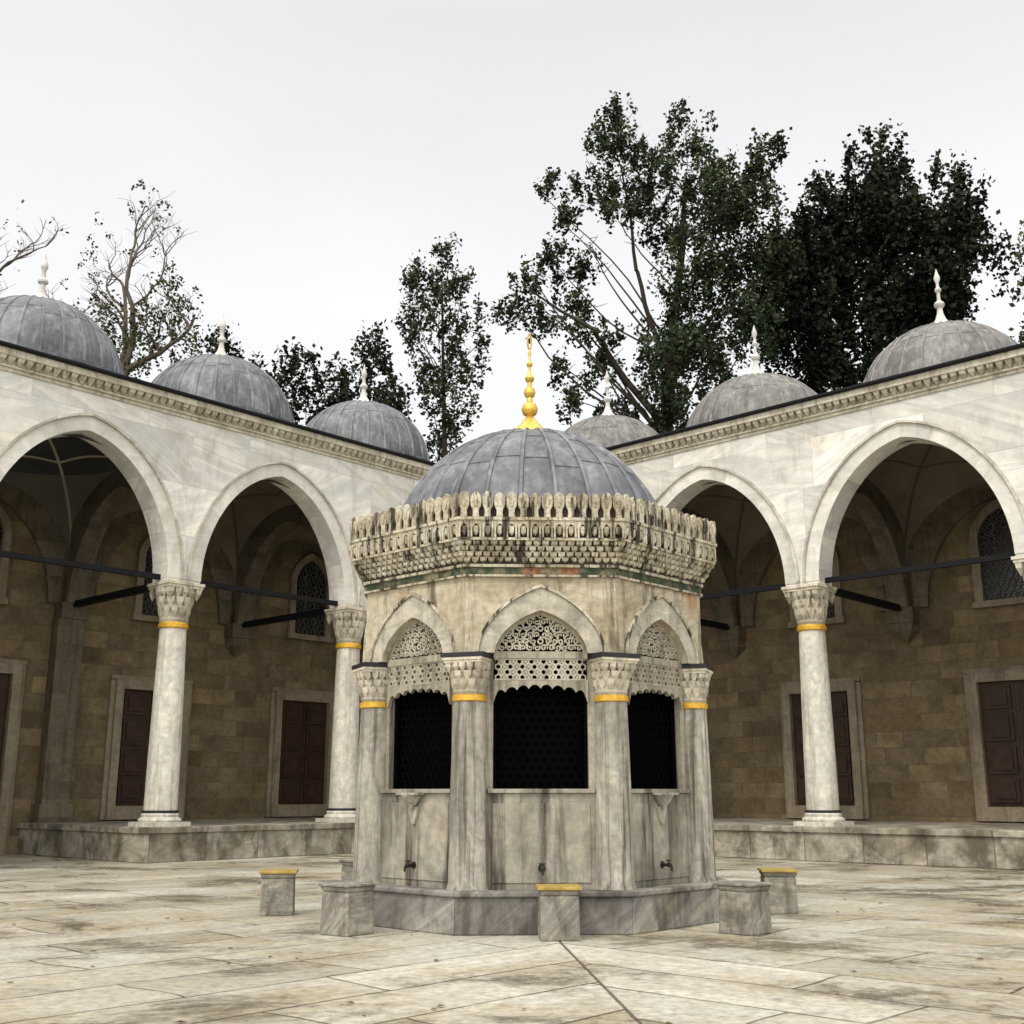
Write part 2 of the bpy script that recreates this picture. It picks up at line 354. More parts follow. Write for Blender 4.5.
for i in range(n):
    for j in range(n):
        mb.f.append((i*(n+1)+j,(i+1)*(n+1)+j,(i+1)*(n+1)+j+1,i*(n+1)+j+1)); mb.a.append(0.5)
pv=obj('pavement',mb.mesh('pavement',M_pave)); pv['kind']='structure'

# ------------------------------------------------------------ arch helpers
def archpts(hs,rise,n=12,k=None):
    if k is None: k=0.30 if rise<0.8 else 0.11
    rt=[]
    for i in range(n+1):
        th=math.pi/2*i/n
        u=math.cos(th)
        rt.append((hs*u,rise*((1-k)*math.sin(th)+k*(1-u))))
    lf=[(-x,z) for x,z in rt]
    return lf+list(reversed(rt))[1:]
def arch_wall(mb,cx,hw,hs,rise,zs,zt,y0,y1,M=None,hwb=None,n=16):
    if hwb is None: hwb=hw
    ap=archpts(hs,rise,n)
    low=[(-hs,zs)]+[(x,z+zs) for x,z in ap][1:-1]+[(hs,zs)]
    L=[(-hw,zs)]+low+[(hw,zs)]
    vs=[]
    for k,(x,z) in enumerate(L):
        xb=x
        if k==0: xb=-hwb
        if k==len(L)-1: xb=hwb
        vs+=[(cx+x,y0,z),(cx+x,y0,zt),(cx+xb,y1,z),(cx+xb,y1,zt)]
    fs=[]
    for k in range(len(L)-1):
        o=4*k;q=4*k+4
        fs+=[(o,q,q+1,o+1),(o+2,o+3,q+3,q+2),(o,o+2,q+2,q),(o+1,q+1,q+3,o+3)]
    fs+=[(0,1,3,2),(len(vs)-4,len(vs)-2,len(vs)-1,len(vs)-3)]
    mb.add(vs,fs,M,0.5)
def arch_ring(mb,cx,hs,rise,t,zs,y0,y1,nv=17,M=None,d=0.0,tk=1.08):
    k=4; N2=nv*k; kk=0.30 if rise<0.8 else 0.11
    inn=archpts(hs+d,rise+d*tk,N2//2,kk); out=archpts(hs+d+t,rise+(d+t)*tk,N2//2,kk)
    N=len(inn)-1
    vs=[]
    for q in range(N+1):
        a0,b0=inn[q],out[q]
        vs+=[(cx+a0[0],y0,zs+a0[1]),(cx+b0[0],y0,zs+b0[1]),(cx+b0[0],y1,zs+b0[1]),(cx+a0[0],y1,zs+a0[1])]
    o=len(mb.v)
    if M is not None: vs=[tuple(M@Vector(p)) for p in vs]
    mb.v.extend(vs); var=R()
    for q in range(N):
        if q%k==0: var=R()
        for e in range(4):
            g=(e+1)%4
            mb.f.append((o+4*q+e,o+4*q+g,o+4*q+4+g,o+4*q+4+e)); mb.a.append(var)
    mb.f.append((o,o+1,o+2,o+3)); mb.a.append(var); mb.f.append((o+4*N,o+4*N+3,o+4*N+2,o+4*N+1)); mb.a.append(var)
def drop(mb,M,w,h,d,mid=0.45):
    w2=w/2
    vs=[(-w2,0,0),(w2,0,0),(w2,-d,0),(-w2,-d,0),
        (-w2,0,-h*mid),(w2,0,-h*mid),(w2*0.8,-d*0.85,-h*(mid-0.05)),(-w2*0.8,-d*0.85,-h*(mid-0.05)),(0,-d*0.15,-h)]
    mb.add(vs,[(0,1,2,3),(0,4,5,1),(1,5,6,2),(2,6,7,3),(3,7,4,0),(4,8,5),(5,8,6),(6,8,7),(7,8,4)],M)
def T(x,y,z): return Matrix.Translation((x,y,z))
def Rz(a): return Matrix.Rotation(a,4,'Z')

def capital_mesh(name,mat,r0,w,h):
    mb=MB()
    mb.lathe([(r0,0),(r0*1.08,h*0.08),(r0*1.02,h*0.14),(r0*1.12,h*0.4),(w*0.40,h*0.7),(w*0.46,h*0.86)],16,phase=math.pi/16,var=0.1)
    tiers=[(0.42,r0*1.05,12,0.34),(0.64,r0*1.05+(w*0.5-r0)*0.35,12,0.32),(0.87,r0*1.05+(w*0.5-r0)*0.65,16,0.30)]
    for ti,(zz,rad,k,hh) in enumerate(tiers):
        for i in range(k):
            a=2*math.pi*(i+0.5*(ti%2))/k
            drop(mb,Rz(a)@T(0,-rad*0.92,h*zz),2*math.pi*rad/k*0.92,h*hh,w*0.09)
    mb.box(-w/2,w/2,-w/2,w/2,h*0.86,h*0.93,var=0.8); mb.box(-w*0.53,w*0.53,-w*0.53,w*0.53,h*0.93,h,var=0.9)
    for sx in (-1,1):
        for sy in (-1,1):
            drop(mb,T(sx*w*0.40,sy*w*0.40+w*0.06,h*0.86),w*0.16,h*0.30,w*0.14)
    return mb.mesh(name,mat)

# ------------------------------------------------------------ arcade shared parts
SH=3.43
ZS=ZP+SH-0.01+0.69+0.07; ZT=7.66
mb=MB(); mb.lathe([(0.272,0.22),(0.277,0.3),(0.268,1.2),(0.252,2.2),(0.228,SH-0.1)],32); ME_shaft=mb.mesh('shaft',M_col,True)
mb=MB(); mb.box(-0.37,0.37,-0.37,0.37,0,0.07,var=0.6); mb.lathe([(0.345,0.07),(0.36,0.10),(0.345,0.13),(0.305,0.15),(0.315,0.19),(0.29,0.22)],32); ME_base=mb.mesh('column_base',M_col,True)
mb=MB(); mb.lathe([(0.295,0.215),(0.305,0.225),(0.305,0.25),(0.285,0.26)],32); ME_foot=mb.mesh('base_ring',M_black,True)
mb=MB(); mb.lathe([(0.231,SH-0.11),(0.258,SH-0.09),(0.258,SH-0.03),(0.234,SH)],32); ME_collar=mb.mesh('collar',M_goldp,True)
ME_cap=capital_mesh('capital',M_carve,0.232,0.68,0.70)
def dome_mesh(name,mat,Rd,zc,z0,ribs,drum=None,laps=(0.42,)):
    mb=MB(); prof=[]
    if drum: prof+=[(drum[0]+0.06,drum[1]),(drum[0]+0.06,z0-0.10),(drum[0]+0.12,z0-0.08),(drum[0]+0.12,z0-0.02)]
    t0=math.asin((z0-zc)/Rd); k=22
    for i in range(k):
        t=t0+(math.pi/2-t0)*i/k; prof.append((Rd*math.cos(t),zc+Rd*math.sin(t)))
    prof.append((0.02,zc+Rd))
    mb.lathe(prof,ribs*4)
    per=ribs*4
    tone=[U(0.3,0.7) for _ in range(ribs)]
    for f in range((len(prof)-1)*per):
        mb.a[f]=tone[(f%per)//4]
    for i in range(ribs):
        th=2*math.pi*i/ribs; pts=[];rad=[]
        for q in range(15):
            t=t0+(math.pi/2-t0-0.06)*q/14
            pts.append((Rd*math.cos(t)*math.cos(th),Rd*math.cos(t)*math.sin(th),zc+Rd*math.sin(t))); rad.append(0.030*(1-0.4*q/14))
        mb.tube(pts,rad,6,var=0.95)
    for tt in laps:
        for i in range(ribs):
            t=t0+(math.pi/2-t0)*(tt+U(-0.06,0.06)); pts=[]
            for q in range(5):
                th=2*math.pi*(i+q/4)/ribs
                pts.append((Rd*math.cos(t)*math.cos(th)*1.0005,Rd*math.cos(t)*math.sin(th)*1.0005,zc+Rd*math.sin(t)))
            mb.tube(pts,[0.006]*5,5,var=0.3)
    return mb.mesh(name,mat,True,angle=50)
ME_dome=dome_mesh('dome',M_leadw,1.62,8.10,8.28,26,drum=(1.60,7.9))
ME_dome2=dome_mesh('dome',M_lead,1.60,8.44,8.52,26,drum=(1.58,7.9))
def lathe_me(name,mat,prof,n=20):
    mb=MB(); mb.lathe(prof,n)
    return mb.mesh(name,mat,True)
def fin_prof(z):
    return [(0.27,z-0.07),(0.25,z-0.01),(0.17,z+0.07),(0.10,z+0.17),(0.06,z+0.29),(0.048,z+0.40),(0.09,z+0.44),(0.10,z+0.48),(0.08,z+0.52),(0.035,z+0.56),(0.030,z+0.72),
    (0.06,z+0.76),(0.062,z+0.79),(0.03,z+0.84),(0.026,z+0.92),(0.058,z+1.00),(0.055,z+1.05),(0.03,z+1.12),(0.006,z+1.22)]
def fin_prof2(z):
    return [(0.26,z-0.07),(0.24,z-0.01),(0.15,z+0.08),(0.085,z+0.18),(0.055,z+0.30),(0.05,z+0.38),(0.095,z+0.42),(0.095,z+0.46),(0.045,z+0.52),(0.036,z+0.66),
    (0.06,z+0.71),(0.07,z+0.76),(0.055,z+0.83),(0.022,z+0.92),(0.006,z+1.02)]
ME_fin=lathe_me('finial',M_finial,fin_prof(9.72)); ME_fin2=lathe_me('finial',M_finial,fin_prof2(10.04))

def door_meshes(w,h):
    fr=MB(); t=0.17
    fr.box(-w/2-t,-w/2,-0.14,0,0,h); fr.box(w/2,w/2+t,-0.14,0,0,h); fr.box(-w/2-t,w/2+t,-0.14,0,h,h+t+0.02); fr.box(-w/2-t,w/2+t,-0.16,0,-0.26,0)
    fr.box(-w/2-t-0.09,-w/2-t,-0.07,0,-0.26,h+t); fr.box(w/2+t,w/2+t+0.09,-0.07,0,-0.26,h+t); fr.box(-w/2-t-0.09,w/2+t+0.09,-0.08,0,h+t+0.02,h+t+0.10)
    lf=MB()
    for s in (-1,1):
        x0=0.012*s; x1=s*(w/2); xa,xb=min(x0,x1),max(x0,x1)
        lf.box(xa,xb,-0.025,0,0,h,var=0.3)
        for k,(za,zb) in enumerate([(0.08,0.22*h),(0.26*h,0.48*h),(0.52*h,0.74*h),(0.78*h,0.96*h)]):
            lf.box(xa+0.07,xb-0.07,-0.065,-0.025,za,zb); lf.box(xa+0.14,xb-0.14,-0.095,-0.065,za+0.07,zb-0.07)
    return fr.mesh('door_frame',M_frame),lf.mesh('door_leaf',M_wood)
ME_dfr,ME_dlf=door_meshes(1.35,2.32)
ME_pfr,ME_plf=door_meshes(1.9,3.2)
fr=MB(); arch_ring(fr,0,0.45,0.55,0.16,1.25,-0.10,0,nv=8); fr.box(-0.61,-0.45,-0.10,0,0,1.25); fr.box(0.45,0.61,-0.10,0,0,1.25); fr.box(-0.66,0.66,-0.13,0,-0.12,0)
ME_wfr=fr.mesh('window_frame',M_frame)
gl=MB(); gl.prism([(-0.45,0)]+[(x,zz+1.25) for x,zz in archpts(0.45,0.55,10)]+[(0.45,0)],-0.02,0); ME_wgl=gl.mesh('window_pane',M_glass)
def ring(mb,x,z,y,r,t,d=0.012,n=10,M=None,a0=0):
    vs=[];fs=[]
    for i in range(n):
        a=2*math.pi*i/n+a0
        for rr_,yy in ((r-t,y),(r+t,y),(r+t,y-d),(r-t,y-d)):
            vs.append((x+rr_*math.cos(a),yy,z+rr_*math.sin(a)))
    for i in range(n):
        j=(i+1)%n
        for k in range(4):
            l=(k+1)%4; fs.append((i*4+k,j*4+k,j*4+l,i*4+l))
    mb.add(vs,fs,M)
gr=MB()
for k in range(14):
    for i in range(-3,4):
        x=i*0.125+(0.0625 if k%2 else 0); zz=0.08+k*0.125
        top=1.25+0.55*math.sqrt(max(0,1-(x/0.45)**2)) if abs(x)<0.45 else 0
        if abs(x)<0.42 and zz<top-0.06:
            ring(gr,x,zz,-0.03,0.046+0.018*((i+k)%2),0.007,0.02,8)
for x in (-0.15,0.15): gr.box(x-0.008,x+0.008,-0.045,-0.03,0,1.68)
ME_wgr=gr.mesh('window_lattice',simple('grey_lattice',(0.10,0.09,0.075),0.7))

def sail_vault(name,mat,hx,hy):
    mb=MB(); n=20; Rr=math.sqrt(hx*hx+hy*hy)
    for i in range(n+1):
        for j in range(n+1):
            x=-hx+2*hx*i/n; y=-hy+2*hy*j/n
            mb.v.append((x,y,math.sqrt(max(0,Rr*Rr-x*x-y*y))))
    for i in range(n):
        for j in range(n):
            a=i*(n+1)+j; mb.f.append((a,a+n+1,a+n+2,a+1)); mb.a.append(0.5)
    return mb.mesh(name,mat,True,angle=80)
ME_vl=sail_vault('vault',M_vault,BL/2,W/2); ME_vr=sail_vault('vault',M_vault,BR/2,W/2); ME_vb=sail_vault('vault',M_vaultb,BL/2,W/2); ME_vc=sail_vault('vault',M_vault,W/2,W/2)

def make_column(par,x):
    s=obj('column',ME_shaft,par,(x,0,ZP))
    for nm,me in (('base',ME_base),('base_ring',ME_foot),('collar',ME_collar)):
        o=obj(nm,me,s)
    o=obj('capital',ME_cap,s,(0,0,SH-0.01))
def wing(name,loc,rot,x0,nb,B,corner,passage,label,group):
    par=empty(name,loc,rot,label,'arcade',group)
    par_x1=x0+nb*B
    hs=B/2-0.335; rise=2.27
    mb=MB()
    rg=MB(); arch_ring(rg,0,hs,rise,0.25,ZS,-0.250,-0.238,nv=20,d=0.002,tk=1.0); ME_rg=rg.mesh('arch_voussoirs',M_vous)
    md=MB(); arch_ring(md,0,hs,rise,0.042,ZS,-0.300,-0.238,nv=20,d=0.252,tk=1.0); ME_md=md.mesh('arch_moulding',M_mould)
    for k in range(nb):
        cx=x0+(k+0.5)*B
        arch_wall(mb,cx,B/2,hs,rise,ZS,ZT,-0.24,0.24,n=24)
        obj('arch_voussoirs',ME_rg,par,(cx,0,0)); obj('arch_moulding',ME_md,par,(cx,0,0))
    if corner: mb.box(par_x1,par_x1+0.24,-0.24,0.24,ZS,ZT,var=0.5)
    for k in range(nb+1):
        xx=x0+k*B
        if (not corner and k==0): continue
        mb.box(xx-0.33,xx+0.33,-0.235,0.235,ZS-0.07,ZS-0.001,var=0.5)
    obj('arcade_wall',mb.mesh('arcade_wall',M_arc),par)
    xa=x0; xb=par_x1-0.24 if corner else par_x1
    if not corner: xa=x0+0.24
    co=MB()
    def cprof(y0,y1,za,zb): co.box(xa,xb,y0,y1,za,zb,var=0.8)
    cprof(-0.27,0.24,ZT,ZT+0.06); cprof(-0.31,0.24,ZT+0.06,ZT+0.09); cprof(-0.42,0.24,ZT+0.22,ZT+0.33)
    cprof(-0.29,0.24,ZT+0.09,ZT+0.22)
    obj('cornice',co.mesh('cornice',M_cornice),par)
    de=MB(); x=xa+0.08
    while x<xb:
        drop(de,T(x,-0.29,ZT+0.22),0.115,0.15,0.11); x+=0.15
    obj('dentils',de.mesh('dentils',M_cornice),par)
    ed=MB(); ed.box(xa,xb,-0.49,0.3,ZT+0.33,ZT+0.395); obj('lead_edging',ed.mesh('lead_edging',M_iron),par,bevel=0.02)
    rx0=x0 if corner else x0+0.24
    rf=MB(); rf.box(rx0,par_x1+(W+0.4 if corner else 0),0.302,W+0.40,ZT+0.20,ZT+0.36); obj('roof',rf.mesh('roof',M_leadw),par)
    bw=MB()
    if corner: bw.box(x0,par_x1+W,W,W+0.4,0,ZT+0.2,var=0.5)
    else: bw.box(-W-0.39,par_x1,W,W+0.4,0,ZT+0.2,var=0.5)
    endx=x0 if corner else par_x1
    bw.box(endx-0.4 if corner else endx,endx if corner else endx+0.4,-0.24,W,0,ZT+0.2,var=0.5)
    obj('back_wall',bw.mesh('back_wall',M_wall),par)
    ks=range(1,nb+1) if corner else range(0,nb)
    ta=MB()
    Mx=Rz(math.pi/2)
    arch_wall(ta,W/2,W/2-0.25,1.62,2.05,ZS,ZT+0.1,-0.2,0.2,Mx)
    ta.box(-0.28,0.28,W-0.34,W-0.002,ZS-0.30,ZS,var=0.5)
    drop(ta,T(0,W-0.002,ZS-0.30),0.5,0.4,0.30)
    ME_ta=ta.mesh('transverse_arch',M_inarch)
    for k in ks: obj('transverse_arch',ME_ta,par,(x0+k*B,0,0))
    wa=MB(); arch_wall(wa,0,B/2-0.21,1.50,2.0,ZS,ZT-0.3,W-0.10,W-0.003); ME_wa=wa.mesh('wall_arch',M_inarch)
    VZ=ZS+0.22
    for k in range(nb):
        cx=x0+(k+0.5)*B
        obj('wall_arch',ME_wa,par,(cx,0,0))
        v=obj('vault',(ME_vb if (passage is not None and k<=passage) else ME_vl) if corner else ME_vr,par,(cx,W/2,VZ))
        d=obj('dome',ME_dome if not corner else ME_dome2,par,(cx,W/2+(0.17 if corner else 0.05),0))
        f=obj('finial',ME_fin if not corner else ME_fin2,d)
        if passage is not None and k==passage:
            f1=obj('portal_door',ME_plf,par,(cx,W-0.002,0.10)); obj('door_frame',ME_pfr,f1)
        else:
            f1=obj('door',ME_dlf,par,(cx,W-0.002,ZP+0.29)); obj('door_frame',ME_dfr,f1)
        w_=obj('window',ME_wgl,par,(cx+0.05,W-0.002,4.72)); obj('window_frame',ME_wfr,w_); obj('window_lattice',ME_wgr,w_)
    if corner:
        v=obj('vault',ME_vc,par,(par_x1+W/2,W/2,VZ)); d=obj('dome',ME_dome,par,(par_x1+W/2,W/2,0))
    for k in (range(0,nb+1) if corner else range(1,nb+1)):
        make_column(par,x0+k*B)
    tr=MB(); tr.box(x0 if corner else 0.25,par_x1,-0.04,0.04,ZS-0.02,ZS+0.07); obj('tie_rod',tr.mesh('tie_rod',M_iron),par)
    for k in ks:
        xx=x0+k*B
        t2=MB(); t2.box(xx-0.06,xx+0.06,0.3,W-0.05,ZS-0.07,ZS+0.05); obj('tie_beam',t2.mesh('tie_beam',M_iron),par)
    pl=MB()
    if corner:
        kx=x0+(passage+1)*B
        pl.box(kx-0.55,par_x1+W,-0.50,W-0.001,0.0,ZP-0.10,var=0.5)
        pl.box(kx-0.59,par_x1+W,-0.54,W-0.001,ZP-0.10,ZP,var=0.9)
        pl.box(x0,x0+0.9,-0.5,W,0,ZP,var=0.5)
        bp=MB(); bp.box(kx-0.30,kx+0.25,W-0.30,W-0.002,0,ZS-0.3,var=0.5); bp.box(kx-0.36,kx+0.31,W-0.36,W-0.002,0,0.9,var=0.5)
        obj('pilaster',bp.mesh('pilaster',M_inarch),par,bevel=0.02)
    else:
        pl.box(-0.46,par_x1,-0.50,W-0.001,0.0,ZP-0.10,var=0.5)
        pl.box(-0.46,par_x1,-0.54,W-0.001,ZP-0.10,ZP,var=0.9)
    obj('platform',pl.mesh('platform',M_plat),par,bevel=0.012)
    return par
wing('mosque_portico',tuple(P1),A1,-2*BL,4,BL,True,1,'veined marble arcade with lead domes and ground-level passage bay','marble arcades around the courtyard')
wing('mosque_portico',tuple(C),A1-math.pi/2,0.0,4,BR,False,None,'veined marble arcade with lead domes on raised stone platform','marble arcades around the courtyard')

# ------------------------------------------------------------ fountain
F=empty('ablution_fountain',tuple(FC),FR,'octagonal carved marble ablution fountain with lead dome and gilt finial','fountain')
TA=math.tan(math.pi/8)
def octring(mb,a0,a1,z0,z1,var=0.5):
    for i in range(8):
        M=Rz(i*math.pi/4)
        mb.hexa([(-a0*TA,-a0,z0),(a0*TA,-a0,z0),(a1*TA,-a1,z0),(-a1*TA,-a1,z0),(-a0*TA,-a0,z1),(a0*TA,-a0,z1),(a1*TA,-a1,z1),(-a1*TA,-a1,z1)],M,var if var is not None else R())
mb=MB(); octring(mb,1.73,1.60,0,0.29,None); octring(mb,1.76,1.58,0.29,0.335,None); octring(mb,1.60,1.40,0,0.10)
obj('basin_wall',mb.mesh('basin_wall',M_plinth),F,bevel=0.012)
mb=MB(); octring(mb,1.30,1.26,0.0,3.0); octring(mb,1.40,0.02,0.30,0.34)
obj('interior',mb.mesh('interior',M_dark),F)  # black lining behind the openings, its colour stands in for shade inside
AF=1.505
pn=MB(); hw=0.60
pn.box(-hw,hw,-AF,-AF+0.16,0.05,1.10); pn.box(-hw+0.19,hw-0.19,-AF-0.010,-AF,0.38,1.02); pn.box(-0.45,0.45,-AF-0.03,-AF+0.10,1.10,1.135)
ME_pn=pn.mesh('panel',M_fpanel)
HO=0.395; RI=0.365; SZ=2.265
jm=MB(); jm.box(-0.062,0.062,-AF+0.03,-AF+0.12,1.135,2.27)
ME_jm=jm.mesh('jamb',M_jamb)
jb=MB()
jb.box(-HO-0.01,HO+0.01,-AF-0.012,-AF+0.05,2.225,2.285)
sc=[]; nS=8
for k in range(nS*6+1):
    u=k/(nS*6); x=-HO-0.01+2*(HO+0.01)*u
    ph=(u*nS)%1.0
    e=abs(u-0.5)*2
    zz=1.905+0.065*(1-e**2.2)+0.034*(abs(math.sin(math.pi*ph))**0.7)
    if e>0.9: zz-=0.06*(e-0.9)/0.1
    sc.append((x,zz))
for q in range(len(sc)-1):
    (xa,za),(xb,zb)=sc[q],sc[q+1]
    jb.hexa([(xa,-AF-0.002,za),(xb,-AF-0.002,zb),(xb,-AF+0.04,zb),(xa,-AF+0.04,za),(xa,-AF-0.002,2.045),(xb,-AF-0.002,2.045),(xb,-AF+0.04,2.045),(xa,-AF+0.04,2.045)],None,0.5)
ME_jb=jb.mesh('scalloped_lintel',M_jamb)
ls=MB(); yb=-AF+0.03; ya=yb-0.03
def spiral(mb,x,z,r,hand,a0,turns=0.95,wd=0.0068):
    pts=[];w=[]
    for i in range(11):
        t=i/10; rr_=r*(1-0.72*t); an=a0+hand*t*turns*2*math.pi
        pts.append((x+rr_*math.cos(an),z+rr_*math.sin(an))); w.append(wd*(1-0.2*t))
    mb.ribbon(pts,w,ya,yb)
    e=pts[-1]; mb.prism([(e[0]+0.009*math.cos(q*math.pi/3),e[1]+0.009*math.sin(q*math.pi/3)) for q in range(6)],ya,yb,None,0.6)
def leafd(mb,x,z,s,a):
    P=[(0.5,0),(0.12,0.24),(-0.5,0),(0.12,-0.24)]
    mb.prism([(x+s*(p*math.cos(a)-q*math.sin(a)),z+s*(p*math.sin(a)+q*math.cos(a))) for p,q in P],ya,yb,None,0.6)
s_=0.052
for row in range(4):
    for k in range(-8,9):
        x=k*s_+(s_/2 if row%2 else 0); zz=2.064+row*0.045
        if abs(x)<HO-0.012:
            ring(ls,x,zz,yb,0.026,0.0062,0.03,6,a0=math.pi/6)
            if (k+row)%2==0: leafd(ls,x,zz,0.042,0.785); leafd(ls,x,zz,0.042,-0.785)
def lun(x): 
    uu=min(1,abs(x)/HO); th=math.acos(uu); return SZ+RI*(0.70*math.sin(th)+0.30*(1-uu))
for ri in range(6):
    zz=2.318+ri*0.056
    for half in (-1,1):
        for k in range(7):
            x=half*((0.030 if ri%2==0 else 0.060)+k*0.060)
            if lun(x)-zz>0.020 and abs(x)<HO-0.02:
                spiral(ls,x,zz,0.0275,half*(-1)**(k+ri),math.pi*(0.25+0.5*((k+ri)%4)))
                leafd(ls,x+half*0.030,zz+0.028,0.050,half*0.8+ri); leafd(ls,x+half*0.030,zz,0.034,1.57)
    if ri%2 and lun(0)-zz>0.02: ring(ls,0,zz,yb,0.022,0.007,0.03,8); leafd(ls,0,zz+0.028,0.045,1.57)
arch_ring(ls,0,HO-0.028,RI-0.03,0.036,SZ,ya-0.004,yb,nv=8)
ls.box(-HO,HO,-AF-0.004,-AF+0.03,2.038,2.052); ls.box(-HO,HO,-AF-0.004,-AF+0.03,2.212,2.224)
ME_ls=ls.mesh('pierced_screen',M_screen)
gi=MB()
for k in range(-5,6):
    for row in range(0,12):
        x=k*0.074+(0.037 if row%2 else 0); zz=1.17+row*0.068
        if abs(x)<0.37: ring(gi,x,zz,-AF+0.11,0.036,0.003,0.006,8)
for s in (-1,1): gi.box(s*0.385-0.008,s*0.385+0.008,-AF+0.08,-AF+0.11,1.14,1.96)
ME_gi=gi.mesh('iron_grille',M_grille)
ao=1.575
aw=MB(); arch_wall(aw,0,ao*TA,HO,RI,SZ,2.93,-ao,-(ao-0.16),hwb=(ao-0.16)*TA)
ME_aw=aw.mesh('spandrel',M_fwall)
ar=MB(); arch_ring(ar,0,HO,RI,0.135,SZ,-ao-0.016,-ao+0.01,nv=12,d=0.001,tk=1.45)
ME_ar=ar.mesh('arch_voussoirs',M_fvous)
am=MB(); arch_ring(am,0,HO,RI,0.020,SZ,-ao-0.034,-ao+0.0,nv=12,d=0.138,tk=1.45); ME_am=am.mesh('arch_moulding',M_fpar)
tp=MB()
MR=Matrix.Translation((0,-AF-0.010,0.50))@Matrix.Rotation(math.pi/2,4,'X')
tp.lathe([(0.013,0),(0.013,0.06),(0.020,0.065),(0.020,0.085),(0.010,0.09),(0.010,0.10)],10,MR)
tp.tube([(0,-AF-0.09,0.50),(0,-AF-0.11,0.49),(0,-AF-0.115,0.45)],[0.011,0.011,0.009],8)
tp.box(-0.028,0.028,-AF-0.085,-AF-0.072,0.53,0.543); tp.tube([(0,-AF-0.078,0.50),(0,-AF-0.078,0.54)],[0.007,0.007],6)
tp.lathe([(0.032,0),(0.028,0.010)],12,MR)
ME_tap=tp.mesh('tap',M_brass,True)
sh=MB(); sh.lathe([(0.02,-0.03),(0.035,0.0),(0.055,0.02),(0.085,0.065),(0.09,0.085)],16,T(0,-AF-0.045,1.0)); sh.box(-0.12,0.12,-AF-0.13,-AF-0.011,1.085,1.105)
sh.prism([(-0.015,0.84),(0.015,0.84),(0.05,0.93),(0.06,0.98),(0,1.0),(-0.06,0.98),(-0.05,0.93)],-AF-0.035,-AF-0.011)
ME_sh=sh.mesh('cup_bracket',M_fcol,True)
for i in range(8):
    a=i*math.pi/4
    obj('panel',ME_pn,F,rot=a,bevel=0.006); obj('scalloped_lintel',ME_jb,F,rot=a); obj('pierced_screen',ME_ls,F,rot=a)
    for s in (-1,1):
        q=Rz(a)@Vector((s*(HO+0.010+0.062),0,0)); obj('jamb',ME_jm,F,tuple(q),a)
    obj('iron_grille',ME_gi,F,rot=a); obj('spandrel',ME_aw,F,rot=a); obj('arch_voussoirs',ME_ar,F,rot=a); obj('arch_moulding',ME_am,F,rot=a)
    obj('tap',ME_tap,F,rot=a)
    if i in (1,7): obj('cup_bracket',ME_sh,F,rot=a)
mb=MB(); mb.lathe([(0.178,0.05),(0.178,0.34),(0.166,0.38),(0.160,0.6),(0.152,1.2),(0.136,1.86)],28); ME_fs=mb.mesh('column',M_fcol,True)
mb=MB(); mb.lathe([(0.138,1.855),(0.149,1.862),(0.149,1.905),(0.138,1.912)],28); ME_fcol=mb.mesh('collar',M_goldp,True)
ME_fcap=capital_mesh('capital',M_carve,0.134,0.34,0.31)
mb=MB(); mb.box(-0.195,0.195,-0.185,0.12,2.225,2.262); ME_fbk=mb.mesh('black_band',M_black)
RC=1.59
for i in range(8):
    a=(i+0.5)*math.pi/4
    p=Rz(a)@Vector((0,-RC,0))
    s=obj('column',ME_fs,F,tuple(p),a)
    obj('collar',ME_fcol,s); obj('capital',ME_fcap,s,(0,0,1.912)); obj('black_band',ME_fbk,s)
mb=MB()
seq=[0.1,0.4,0.4,0.9,0.6,0.9,0.1,0.4]
for i in range(8):
    M=Rz(i*math.pi/4); a0,a1=1.593,1.40; h0=a0*TA; h1=a1*TA
    for k in range(8):
        u0,u1=-1+2*k/8,-1+2*(k+1)/8
        vv=seq[k] if i==0 else random.choice([0.1,0.1,0.4,0.1,0.4,0.4,0.6])
        mb.hexa([(h0*u0,-a0,2.94),(h0*u1,-a0,2.94),(h1*u1,-a1,2.94),(h1*u0,-a1,2.94),(h0*u0,-a0,3.005),(h0*u1,-a0,3.005),(h1*u1,-a1,3.005),(h1*u0,-a1,3.005)],M,vv)
obj('painted_frieze',mb.mesh('painted_frieze',M_frieze),F)
mb=MB(); octring(mb,1.606,1.40,2.922,2.94); octring(mb,1.612,1.40,3.005,3.030); obj('frieze_moulding',mb.mesh('frieze_moulding',M_fpar),F)
mb=MB()
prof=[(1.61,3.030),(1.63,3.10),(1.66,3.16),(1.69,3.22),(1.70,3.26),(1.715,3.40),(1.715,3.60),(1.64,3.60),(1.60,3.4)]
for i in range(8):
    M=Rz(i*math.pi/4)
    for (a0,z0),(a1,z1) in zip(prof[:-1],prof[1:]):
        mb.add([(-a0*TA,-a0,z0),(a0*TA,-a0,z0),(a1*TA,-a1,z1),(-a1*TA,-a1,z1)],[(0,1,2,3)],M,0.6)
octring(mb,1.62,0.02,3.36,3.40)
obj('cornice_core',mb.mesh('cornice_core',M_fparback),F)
mq=MB()
for i in range(8):
    M=Rz(i*math.pi/4)
    for ti,(ap,zt,cnt,h,d) in enumerate([(1.612,3.087,19,0.052,0.024),(1.635,3.131,19,0.055,0.026),(1.660,3.176,19,0.055,0.028),(1.685,3.220,19,0.055,0.028)]):
        hwid=(ap+0.02)*TA
        k2=cnt if ti%2==0 else cnt+1
        for k in range(k2):
            x=-hwid+2*hwid*((k+0.5)/cnt if ti%2==0 else k/cnt)
            if ti%2==1 and k in(0,k2-1): x*=0.985
            drop(mq,M@T(x,-ap+0.010,zt),2*hwid/cnt*0.84,h*U(0.85,1.05),d+0.010,0.64)
